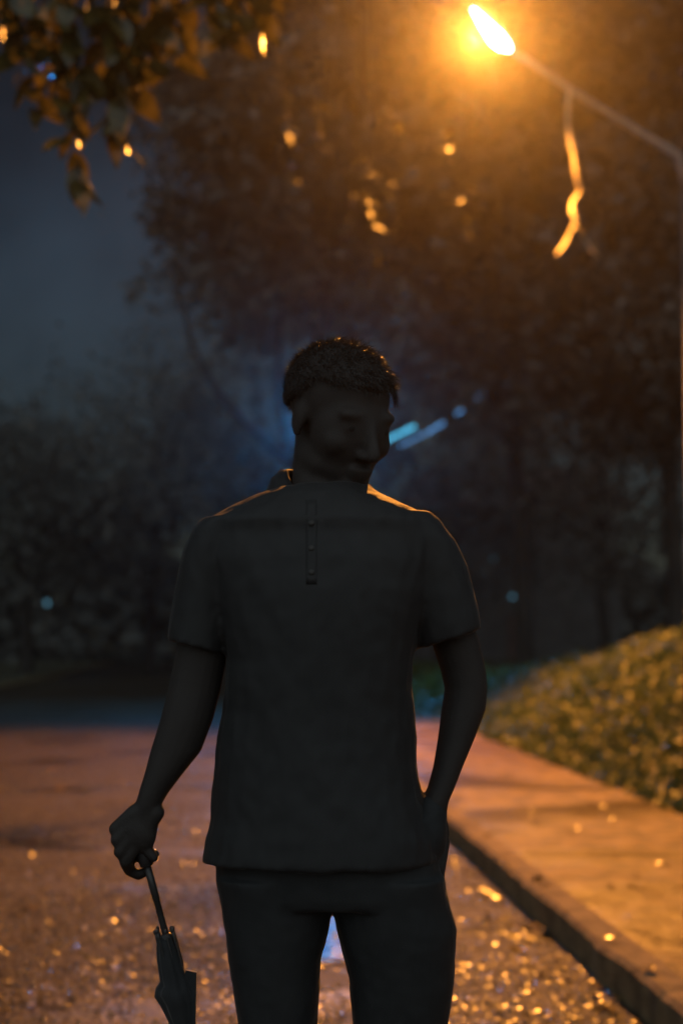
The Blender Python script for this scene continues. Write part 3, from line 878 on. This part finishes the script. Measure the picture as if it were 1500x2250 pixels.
# ================================================================ far house with a few tiny lights, and a garden light
def far_house():
    Y = 60
    c = gpos(1130, Y, 0.0)
    root = empty('far_house', c); tag(root, 'dim distant house behind the right shoulder with tiny blue lights', 'house')
    def w(p): return c + p
    MB().box((-4.5, 0, -0.1), (4.5, 7, 6.6), w).build('wall', M['wall'], root, False)
    MB().add([w(Vector(p)) for p in ((-5, -.5, 6.603), (5, -.5, 6.603), (5, 7.5, 6.603), (-5, 7.5, 6.603), (-4, 3.5, 8.8), (4, 3.5, 8.8))], [(0, 1, 5, 4), (1, 2, 5), (2, 3, 4, 5), (3, 0, 4), (0, 3, 2, 1)]).build('roof', M['roof'], root, False)
    for x in (-3, 0.2, 3):
        for z in (1.0, 4.0):
            if x == 0.2 and z < 2: continue
            f = MB().box((x-.65, -.06, z), (x+.65, .05, z+1.3), w).build('window', M['wall'], root, False)
            pn = MB().box((x-.55, -.08, z+.1), (x+.55, -.03, z+1.2), w).build('pane', M['glass'], None, False)
            pn.parent = f; pn.matrix_parent_inverse = f.matrix_parent_inverse.copy()
    MB().box((-.3, -.07, 0), (.7, .05, 2.1), w).build('door', M['roof'], root, False)
    for px, py in ((1120, 1142), (1085, 1230), (1058, 1262), (1125, 1311), (1149, 1315)):
        p = at(px, py, Y - 0.12)
        MB().ball(p, (.07, .07, .07), nu=10, nv=6).build('wall_lamp', M['far_lamp'], root)
far_house()
def garden_light(px, py, Y, label):
    top = at(px, py, Y); root = empty('garden_light', (top.x, top.y, 0.05)); tag(root, label, 'lamp')
    MB().tube([(top.x, top.y, 0.0), (top.x, top.y, top.z - 0.05)], .02, 8).build('post', M['metal'], root)
    MB().ball(top, (.05, .05, .07), nu=10, nv=6).build('lamp_globe', M['far_lamp'], root)
garden_light(104, 1325, 38, 'tiny blue garden light at the far left beyond the road')

# ================================================================ the man
MY = 2.33
def slc(pl, pr, py, Y=MY, df=0.1, db=0.1, n=28, ex=2.3, tilt=0.0):
    """horizontal body slice between two outline pixels: depth df towards the camera, db away; tilt lowers the right end"""
    a, b = at(pl, py, Y), at(pr, py, Y)
    c = (a + b) / 2; hw = (b.x - a.x) / 2; r = []
    for k in range(n):
        q = 2*math.pi*k/n; cx, sx = math.cos(q), math.sin(q)
        u = math.copysign(abs(cx)**(2/ex), cx); v = math.copysign(abs(sx)**(2/ex), sx)
        r.append(c + Vector((hw*u, v*(db if v > 0 else df), -tilt*u)))
    return r

man = empty('person', (0.0, MY, 0.0))
tag(man, 'person in polo shirt, backlit, head bowed, holding a folded umbrella, hand in pocket', 'person')

# head frame
YAW, NOD = R(36), R(20)
f0 = Vector((math.sin(YAW), -math.cos(YAW), 0))
hs = Vector((math.cos(YAW), math.sin(YAW), 0))            # his left
hf = (f0*math.cos(NOD) - Vector((0, 0, 1))*math.sin(NOD)).normalized()
hu = hs.cross(hf) * -1
if hu.z < 0: hu = -hu
HM = Matrix((hf, hs, hu)).transposed()
HC = at(744, 918, MY + 0.01)
def H(f, s, u): return HC + HM @ Vector((f, s, u))

def head_shape(mb):
    mb.ball(H(-.012, 0, .036), (.098, .077, .086), HM, 32, 20)
    mb.ball(H(.038, 0, -.012), (.060, .067, .085), HM, 32, 20)
    mb.ball(H(.026, 0, -.070), (.060, .058, .044), HM, 28, 16)
    mb.ball(H(.074, 0, -.098), (.022, .027, .020), HM, 20, 12)
    mb.tube([H(.090, 0, .012), H(.104, 0, -.015), H(.116, 0, -.038)], [.008, .010, .012], 12)
    mb.ball(H(.113, 0, -.040), (.014, .013, .011), HM)
    for s in (-1, 1):
        mb.ball(H(.101, s*.012, -.043), (.011, .008, .008), HM)
        mb.ball(H(.078, s*.030, .020), (.016, .026, .012), HM)
        mb.ball(H(.060, s*.042, -.028), (.028, .022, .026), HM)
        mb.ball(H(.080, s*.031, .000), (.012, .016, .009), HM)
        mb.ball(H(-.006, s*.075, -.008), (.019, .008, .030), HM)
        mb.ball(H(-.002, s*.075, -.030), (.010, .007, .011), HM)
        mb.ball(H(.012, s*.044, -.070), (.048, .020, .030), HM)
    mb.ball(H(.092, 0, -.066), (.012, .025, .007), HM)
    mb.ball(H(.089, 0, -.077), (.012, .022, .008), HM)
    # neck
    mb.rings([slc(652, 800, 930, MY+.03, .055, .06), slc(647, 800, 980, MY+.035, .058, .06), slc(643, 806, 1030, MY+.035, .06, .062), slc(640, 812, 1075, MY+.03, .062, .066), slc(600, 850, 1110, MY+.03, .07, .075)])

def capsule(mb, a, b, ra, rb, n=12):
    a, b = Vector(a), Vector(b)
    t = (b - a).normalized()
    pts = [a - t*ra*.96, a - t*ra*.7, a - t*ra*.3, a, a.lerp(b, .5), b, b + t*rb*.3, b + t*rb*.7, b + t*rb*.96]
    mb.tube(pts, [ra*.25, ra*.72, ra*.95, ra, (ra+rb)/2, rb, rb*.95, rb*.72, rb*.25], n)
def chain(mb, pts, rad, n=12):
    for i in range(len(pts)-1): capsule(mb, pts[i], pts[i+1], rad[i], rad[i+1], n)

AY = MY - 0.005
def arms(mb):
    # his right arm (image left)
    L = [(430, 520, 1200, .055), (412, 515, 1270, .055), (395, 508, 1350, .053), (388, 500, 1420, .051), (381, 495, 1460, .049), (369, 485, 1515, .045), (352, 468, 1582, .043), (331, 442, 1650, .038), (318, 402, 1700, .033), (305, 370, 1742, .028), (297, 353, 1772, .024), (290, 352, 1792, .020)]
    mb.rings([slc(a, b, y, AY - .02*max(0, (y-1450)/330), d, d, 20, 2.1) for a, b, y, d in L])
    # his left arm (image right), bent back with the hand in the pocket
    Rr = [(900, 985, 1190, .055), (905, 1010, 1250, .055), (918, 1025, 1310, .054), (935, 1040, 1370, .052), (950, 1055, 1420, .050), (968, 1067, 1475, .047), (976, 1070, 1512, .045), (969, 1066, 1560, .043), (961, 1041, 1625, .037), (951, 1016, 1685, .031), (938, 998, 1732, .026), (925, 985, 1762, .024), (915, 980, 1795, .022)]
    mb.rings([slc(a, b, y, AY + .03*math.sin(math.pi*min(1, max(0, (y-1200)/560))), d, d, 20, 2.1) for a, b, y, d in Rr])

def right_hand(mb):
    """fist round the umbrella handle, thumb side down, back of the hand towards the camera"""
    Y = AY - .03
    wr = at(322, 1780, Y)
    K = [at(253, 1822, Y+.004), at(257, 1846, Y), at(264, 1872, Y), at(276, 1892, Y+.004)]
    for i, k in enumerate(K):
        st = wr + Vector((-.006 + .010*(i-1.0), .004, -.004))
        capsule(mb, st, k, .0150, .0108, 14)
        mid = k + Vector((.004, .030, -.004 - .002*i))
        dip = k + Vector((.030, .044, -.012 - .002*i))
        tip = k + Vector((.042, .030, -.012))
        if i == 3: mid += Vector((-.002, -.004, -.008)); dip += Vector((-.014, -.008, -.010)); tip += Vector((-.012, 0, -.008))
        chain(mb, [k, mid, dip, tip], [.0104, .0094, .0084, .0075])
    mb.ball(at(303, 1826, Y+.004), (.030, .017, .034), Matrix.Rotation(R(-28), 3, 'Y'))
    mb.ball(at(326, 1815, Y+.008), (.016, .016, .034), Matrix.Rotation(R(4), 3, 'Y'))
    chain(mb, [at(333, 1800, Y+.010), at(326, 1843, Y+.012), at(322, 1866, Y+.008), at(338, 1884, Y+.006)], [.0125, .0115, .0100, .0082])
def left_hand(mb):
    Y = AY + .005
    wr = at(950, 1785, Y)
    mb.ball(at(940, 1830, Y), (.035, .016, .045))
    for i in range(4):
        x = 912 + i*19
        chain(mb, [at(x+6, 1850, Y), at(x-2, 1905, Y-.006), at(x-6, 1940, Y-.004), at(x-8, 1962, Y)], [.0100, .0092, .0085, .0075])
    chain(mb, [at(925, 1800, Y-.01), at(900, 1830, Y-.02), at(893, 1858, Y-.02)], [.0125, .0110, .0090])
    capsule(mb, wr, at(942, 1820, Y), .024, .026)

# ---- body (one continuous figure, mostly under the clothes)
bm_ = MB()
hb_ = MB(); head_shape(hb_)
hm_ = remesh(hb_, 0.0035, 14, 0.5)
bm_.add([v.co for v in hm_.vertices], [tuple(p.vertices) for p in hm_.polygons])
arms(bm_)
right_hand(bm_)
left_hand(bm_)
bm_.rings([slc(610, 850, 1105, MY+.03, .06, .07), slc(500, 890, 1150, MY+.01, .085, .09), slc(450, 930, 1200, MY, .1, .1), slc(480, 910, 1300, MY, .115, .1), slc(510, 895, 1450, MY, .105, .09), slc(515, 890, 1600, MY, .1, .09), slc(500, 930, 1750, MY, .1, .1), slc(500, 950, 1870, MY, .1, .11), slc(505, 960, 1960, MY, .09, .11)])
bm_.rings([slc(505, 735, 1930, MY, .085, .1), slc(515, 705, 2100, MY, .08, .09), slc(540, 690, 2400, MY, .06, .06), slc(562, 680, 2650, MY, .05, .06), slc(590, 660, 2960, MY, .035, .045), slc(590, 660, 3040, MY-.01, .05, .05)])
bm_.rings([slc(735, 975, 1930, MY, .085, .1), slc(768, 980, 2100, MY, .08, .09), slc(785, 950, 2400, MY, .06, .06), slc(800, 930, 2650, MY, .05, .06), slc(825, 900, 2960, MY, .035, .045), slc(825, 900, 3040, MY-.01, .05, .05)])
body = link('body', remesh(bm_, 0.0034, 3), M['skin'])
adopt(body, man)

# ---- polo shirt
sb = MB()
sb.rings([slc(628, 815, 1071, MY+.035, .092, .070), slc(596, 818, 1078, MY+.03, .100, .075, ex=2.4), slc(560, 840, 1092, MY+.025, .107, .082, ex=2.5), slc(500, 905, 1119, MY+.015, .112, .095, ex=2.6), slc(448, 950, 1148, MY+.005, .115, .105, ex=2.6), slc(432, 972, 1175, MY, .11, .11),
          slc(445, 960, 1230, MY, .122, .115, ex=2.5), slc(462, 945, 1300, MY, .13, .115, ex=2.5), slc(480, 925, 1375, MY, .13, .112, ex=2.5), slc(497, 910, 1450, MY, .128, .108, ex=2.5), slc(493, 906, 1505, MY, .126, .106, ex=2.5), slc(488, 913, 1560, MY, .124, .106), slc(478, 917, 1620, MY, .124, .108),
          slc(474, 915, 1670, MY, .126, .112), slc(467, 922, 1730, MY, .128, .118), slc(461, 940, 1800, MY, .132, .124), slc(450, 955, 1835, MY, .134, .126), slc(441, 962, 1884, MY, .136, .128), slc(441, 962, 1888, MY, .134, .126)])
sl = [(448, 545, 1140, .07), (421, 540, 1166, .074), (404, 532, 1210, .076), (392, 524, 1270, .075), (381, 514, 1345, .073), (372, 506, 1398, .072), (369, 500, 1422, .072)]
sb.rings([slc(a, b, y, AY, d, d, 24, 2.2, tilt=.012*max(0, (y-1180)/240)) for a, b, y, d in sl])
sr = [(850, 945, 1130, .07), (855, 966, 1148, .074), (862, 1001, 1192, .076), (872, 1026, 1252, .075), (885, 1040, 1315, .073), (905, 1051, 1368, .071), (917, 1056, 1404, .069)]
sb.rings([slc(a, b, y, AY + .01, d, d, 24, 2.2, tilt=-.018*max(0, (y-1180)/240)) for a, b, y, d in sr])
shirt_me = remesh(sb, 0.0045, 3)
def shirt_w(p):
    u = p.x*3 + p.z*1.2
    w = 0.0035 * noise.noise(Vector((p.x*9, p.y*9, p.z*4))) + 0.002 * noise.noise(Vector((p.x*22+p.z*12, p.y*20, p.z*9)))
    w += 0.0012 * noise.noise(Vector((p.x*60, p.y*60, p.z*40)))
    low = max(0, min(1, (1.12 - p.z) / .25))
    w += low * 0.004 * noise.noise(Vector((p.x*16, p.y*16, p.z*2.5 + 5)))
    return w
wrinkle(shirt_me, shirt_w)
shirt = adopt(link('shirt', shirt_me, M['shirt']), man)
# collar: a standing fold, higher at the back left
cb = MB()
def collar_ring(w0, pl_y, pr_y, grow):
    a, b = at(632 - grow, pl_y, MY+.035), at(814 + grow*.3, pr_y, MY+.035)
    c = (a+b)/2; hw = (b.x-a.x)/2; r = []
    for k in range(32):
        q = 2*math.pi*k/32; cx, sx = math.cos(q), math.sin(q)
        z = a.z*(1-cx)/2 + b.z*(1+cx)/2 + (.012*sx if sx > 0 else .05*sx)
        r.append(Vector((c.x + hw*cx, c.y + sx*(.068+grow*.0005), z)))
    return r
cb.rings([collar_ring(0, 1031, 1080, 2), collar_ring(0, 1033, 1082, 16), collar_ring(0, 1050, 1088, 36), collar_ring(0, 1075, 1094, 46), collar_ring(0, 1092, 1100, 46), collar_ring(0, 1092, 1100, 30), collar_ring(0, 1075, 1094, 22), collar_ring(0, 1050, 1088, 8), collar_ring(0, 1036, 1084, -2)], cap=False)
n_ = 32; kk = 8*n_
cb.f += [(kk+i, kk+(i+1) % n_, (i+1) % n_, i) for i in range(n_)]
col_o = cb.build('collar', M['shirt']); col_o.parent = shirt; col_o.matrix_parent_inverse = man.matrix_basis.inverted() if False else Matrix.Translation(man.location).inverted() @ Matrix.Identity(4)
col_o.matrix_parent_inverse = Matrix.Identity(4)
# placket and buttons down the chest, lying on the cloth
from mathutils.bvhtree import BVHTree
_bv = BVHTree.FromPolygons([v.co.copy() for v in shirt_me.vertices], [tuple(p.vertices) for p in shirt_me.polygons])
def on_shirt(px, py):
    d = ray(px, py).normalized()
    h = _bv.ray_cast(Vector((0, 0, CAM_H)), d)
    return h[0] if h[0] is not None else at(px, py, MY - .12)
rs = []
for k in range(13):
    y = 1098 + k*15.5
    L_ = [on_shirt(x, y) for x in (672, 680, 688, 696)]
    rs.append([p + Vector((0, -.0006, 0)) for p in L_] + [p + Vector((0, .006, 0)) for p in reversed(L_)])
po = MB().rings(rs).build('placket', M['shirt']); po.parent = shirt
for y in (1150, 1205, 1258):
    b = MB().ball(on_shirt(684, y) + Vector((0, -.0015, 0)), (.005, .0010, .005), nu=12, nv=6).build('button', M['button']); b.parent = shirt

# ---- trousers
tb = MB()
tb.rings([slc(485, 950, 1790, MY, .105, .11), slc(474, 966, 1850, MY, .112, .118), slc(474, 968, 1890, MY, .113, .122), slc(478, 980, 1930, MY, .112, .123), slc(482, 986, 1960, MY, .11, .12), slc(486, 990, 1978, MY, .105, .115)])
tb.rings([slc(476, 732, 1920, MY, .105, .118), slc(484, 730, 1975, MY, .1, .112), slc(489, 722, 2030, MY, .097, .108), slc(497, 706, 2100, MY, .094, .102), slc(508, 704, 2155, MY, .09, .097), slc(523, 700, 2250, MY, .085, .09), slc(540, 700, 2450, MY, .078, .082), slc(556, 696, 2700, MY, .07, .078), slc(568, 688, 2930, MY, .064, .07), slc(566, 690, 3010, MY, .066, .074)])
tb.rings([slc(728, 980, 1920, MY, .105, .118), slc(731, 988, 1975, MY, .1, .112), slc(740, 1004, 2035, MY, .097, .108), slc(754, 999, 2095, MY, .094, .102), slc(765, 997, 2155, MY, .09, .097), slc(770, 985, 2250, MY, .085, .09), slc(780, 965, 2450, MY, .078, .082), slc(790, 945, 2700, MY, .07, .078), slc(800, 925, 2930, MY, .064, .07), slc(798, 928, 3010, MY, .066, .074)])
# the hand bulging in the pocket
tb.ball(at(938, 1835, AY), (.034, .045, .055))
tb.ball(at(945, 1795, AY), (.028, .036, .04))
trou = remesh(tb, 0.005, 3)
wrinkle(trou, lambda p: 0.004*noise.noise(Vector((p.x*8, p.y*8, p.z*6))) + 0.0022*noise.noise(Vector((p.x*20, p.y*20, p.z*14+p.x*10))) + 0.001*noise.noise(p*55))
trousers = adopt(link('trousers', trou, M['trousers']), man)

# ---- shoes
for cx in (625, 863):
    g = at(cx, 3050, MY); rs = []
    for t, w, h in ((-.095, .020, .05), (-.085, .034, .065), (-.03, .037, .085), (.04, .042, .07), (.11, .046, .048), (.16, .040, .038), (.185, .018, .022)):
        rs.append([Vector((g.x + w*math.cos(q), MY + .02 - t, max(0.002, .02 + (h-.02)*max(0, math.sin(q)) + .02*min(0, math.sin(q))))) for q in [2*math.pi*k/16 for k in range(16)]])
    adopt(MB().rings(rs).build('shoe', M['shoe']), man)

# ---- eyes
for s in (-1, 1):
    adopt(MB().ball(H(.080, s*.031, -.001), (.0115, .0115, .0115), HM, 14, 10).build('eye', M['eye']), man)

# ---- hair: cap and short strands
def hair():
    rl = np.random.default_rng(17)
    CC = Vector((-.012, 0, .036)); RA = Vector((.107, .088, .089))
    mb = MB(); V = []; T = []
    def line(d):          # hairline: True where hair grows (d = unit direction in head frame)
        lim = 0.10*noise.noise(d*7) + 0.30 if d.x > 0.35 else (-0.10 + 0.40*max(0, d.x)/.35 if d.x > 0 else -0.1 + 0.55*d.x)
        return d.z > lim
    # cap
    nu, nv = 56, 28; idx = {}; vs = []
    for j in range(nv+1):
        th = math.pi*0.78*j/nv
        for i in range(nu):
            ph = 2*math.pi*i/nu
            d = Vector((math.sin(th)*math.cos(ph), math.sin(th)*math.sin(ph), math.cos(th)))
            k = 0.985 + .03*noise.noise(d*9)
            inside = line(d)
            vs.append((d, k if inside else 0.78))
    pts = [H(*(CC + Vector((d.x*RA.x, d.y*RA.y, d.z*RA.z))*k)) for d, k in vs]
    fs = []
    for j in range(nv):
        for i in range(nu):
            a, b = j*nu+i, j*nu+(i+1) % nu
            fs.append((a, b, b+nu, a+nu))
    mb.add(pts, fs)
    cap = mb
    # strands
    n = 0
    while n < 9000:
        d = Vector(rl.normal(size=3)).normalized()
        if not line(d): continue
        n += 1
        root = CC + Vector((d.x*RA.x, d.y*RA.y, d.z*RA.z))*.975
        nrm = Vector((d.x/RA.x, d.y/RA.y, d.z/RA.z)).normalized()
        flow = Vector((.75, rl.normal()*.35, -.25)); flow = flow - nrm*flow.dot(nrm)
        top = max(0, d.z)
        ln = (.008 + .012*top)*rl.uniform(.6, 1.25)
        if d.x > .25 and d.z < .62: ln *= 1.25
        dirn = (nrm*rl.uniform(.15, .75) + flow*rl.uniform(.5, 1) + Vector(rl.normal(size=3))*.22).normalized()
        side = dirn.cross(Vector(rl.normal(size=3))).normalized()*.00042
        p1 = root + dirn*ln*.5; p2 = root + (dirn - nrm*.18 + Vector((0, 0, -.12))).normalized()*ln
        b = len(V)
        V += [H(*(root-side)), H(*(root+side)), H(*(p1-side*.8)), H(*(p1+side*.8)), H(*p2)]
        T += [(b, b+1, b+3, b+2), (b+2, b+3, b+4)]
    # fringe tufts falling over the temple on the far side of the face
    for k in range(260):
        d = Vector((.50+.13*rl.normal(), .78+.05*rl.normal(), .34+.10*rl.normal())).normalized()
        c = H(*(CC + Vector((d.x*RA.x, d.y*RA.y, d.z*RA.z))*.97))
        dirn = (HM @ Vector((.12+.2*rl.normal(), .42+.15*rl.normal(), -.8))).normalized(); ln = rl.uniform(.012, .026)
        side = dirn.cross(Vector(rl.normal(size=3))).normalized()*.00045
        b = len(V)
        V += [c-side, c+side, c+dirn*ln*.5-side*.8, c+dirn*ln*.5+side*.8, c+dirn*ln+Vector((0, 0, -.002))]
        T += [(b, b+1, b+3, b+2), (b+2, b+3, b+4)]
    return cap, MB().add(V, T)
M['strand'] = leaf_mat('hair_strand', (0.03, 0.026, 0.022), (0.045, 0.038, 0.032), 0.3, 0.35)
M['strand'].node_tree.nodes['Principled BSDF'].inputs['Specular IOR Level'].default_value = 1.0
cap_, str_ = hair()
hair_o = adopt(cap_.build('hair', M['hair']), man)
so = str_.build('strands', M['strand']); so.parent = hair_o

# ================================================================ folded umbrella
def umbrella():
    Y = AY - .03 + .022
    p_sh = at(322, 1896, Y); ax0 = (at(365, 2055, Y + .006) - p_sh).normalized()
    p_rib = p_sh + ax0*(at(365, 2055, Y) - p_sh).length
    p_top = p_sh - ax0*.046
    p_tip = at(446, 2470, Y + .004)
    root = empty('folded_umbrella', p_tip); tag(root, 'dark folded umbrella with loose canopy hanging from the hand', 'umbrella')
    MB().tube([p_top, p_top.lerp(p_sh, .3), p_top.lerp(p_sh, .8), p_sh + ax0*.004, p_sh + ax0*.006], [.009, .0125, .0125, .011, .007], 16).build('handle', M['plastic'], root)
    MB().tube([p_sh - ax0*.01, p_sh.lerp(p_rib, .5), p_sh.lerp(p_rib, .5) + ax0*.001, p_rib + ax0*.05, p_tip], [.0062, .0062, .0054, .0054, .003], 12).build('shaft', M['steel'], root)
    MB().ball(at(338, 1874, Y-.008), (.0095, .008, .0065), Matrix.Rotation(R(20), 3, 'Y')).build('release_button', M['plastic'], root)
    MB().tube([p_rib - ax0*.002, p_rib + ax0*.003, p_rib + ax0*.016, p_rib + ax0*.02], [.007, .0105, .0105, .008], 14).build('runner', M['plastic'], root)
    sd = ax0.cross(Vector((0, 1, 0))).normalized(); dp = sd.cross(ax0).normalized()
    for k in range(8):
        q = 2*math.pi*k/8 + .2
        o = (sd*math.cos(q) + dp*math.sin(q))
        rr = .0135 + .004*(k % 3)/2
        st = p_rib + o*rr + ax0*(-.012 + .010*random.random())
        MB().tube([st, st + ax0*.008, p_rib + o*rr*1.05 + ax0*.05, p_rib.lerp(p_tip, .4) + o*.011, p_tip - ax0*.03 + o*.006], [.0016, .0022, .0016, .0016, .0014], 6).build('rib', M['steel'], root)
        MB().ball(st - ax0*.002, (.0028, .0028, .0045), nu=8, nv=6).build('rib_tip', M['plastic'], root)
    # canopy: pleated cloth wrapped loosely, with a flap standing off
    prof = [(2062, 345, 380), (2080, 344, 386), (2110, 345, 397), (2140, 349, 408), (2160, 352, 415), (2172, 342, 420), (2185, 339, 426), (2205, 352, 428), (2250, 374, 430), (2320, 398, 432), (2420, 424, 446), (2480, 444, 456)]
    rs = []; n = 48
    for j, (y, a, b) in enumerate(prof):
        pa, pb = at(a, y, Y + .004), at(b, y, Y + .004); c = (pa+pb)/2; hw = (pb.x-pa.x)/2
        r = []
        for k in range(n):
            q = 2*math.pi*k/n
            pleat = 1 - .12*(0.5+0.5*math.cos(8*q + .6*math.sin(j*.7) + 1.0)) * (1 if abs(math.cos(q)) < .92 else 0.2)
            r.append(c + Vector((hw*math.cos(q)*pleat, max(.012, hw*.85)*math.sin(q)*pleat, .003*math.sin(5*q+j))))
        rs.append(r)
    can = MB().rings(rs).build('canopy', M['umbrella'], root)
    # standing flap on the right
    fl = MB()
    P = [(408, 2132), (432, 2137), (431, 2190), (430, 2250), (431, 2310), (415, 2330), (400, 2250), (398, 2180)]
    fr = [at(x, y, Y - .006 + .003*math.sin(i)) for i, (x, y) in enumerate(P)]; bk = [p + Vector((0, .009, 0)) for p in fr]
    m = len(P)
    fl.add(fr + bk, [tuple(range(m)), tuple(reversed(range(m, 2*m)))] + [(i, i+m, (i+1) % m + m, (i+1) % m) for i in range(m)])
    fo = fl.build('flap', M['umbrella'], None, False); fo.parent = can
    fo.matrix_parent_inverse = can.matrix_parent_inverse.copy() if False else Matrix.Identity(4)
    MB().tube([p_tip - ax0*.012, p_tip + ax0*.004, p_tip + ax0*.02], [.007, .006, .003], 12).build('tip_cap', M['plastic'], root)
umbrella()

# ================================================================ haze: one closed box of damp air
hz = MB().box((-230, -230, -1.2), (230, 230, 21)).build('haze', None, None, False)
tag(hz, 'thin damp night haze glowing round the street lamp', 'haze', kind='stuff')
hm = bpy.data.materials.new('haze_air'); hm.use_nodes = True
hm.node_tree.nodes.clear()
ho = hm.node_tree.nodes.new('ShaderNodeOutputMaterial'); hv = hm.node_tree.nodes.new('ShaderNodeVolumePrincipled')
hv.inputs['Color'].default_value = (0.92, 0.9, 0.88, 1)
hv.inputs['Density'].default_value = HAZE_DENSITY
hv.inputs['Anisotropy'].default_value = HAZE_G
hm.node_tree.links.new(hv.outputs[0], ho.inputs['Volume'])
hz.data.materials.append(hm)
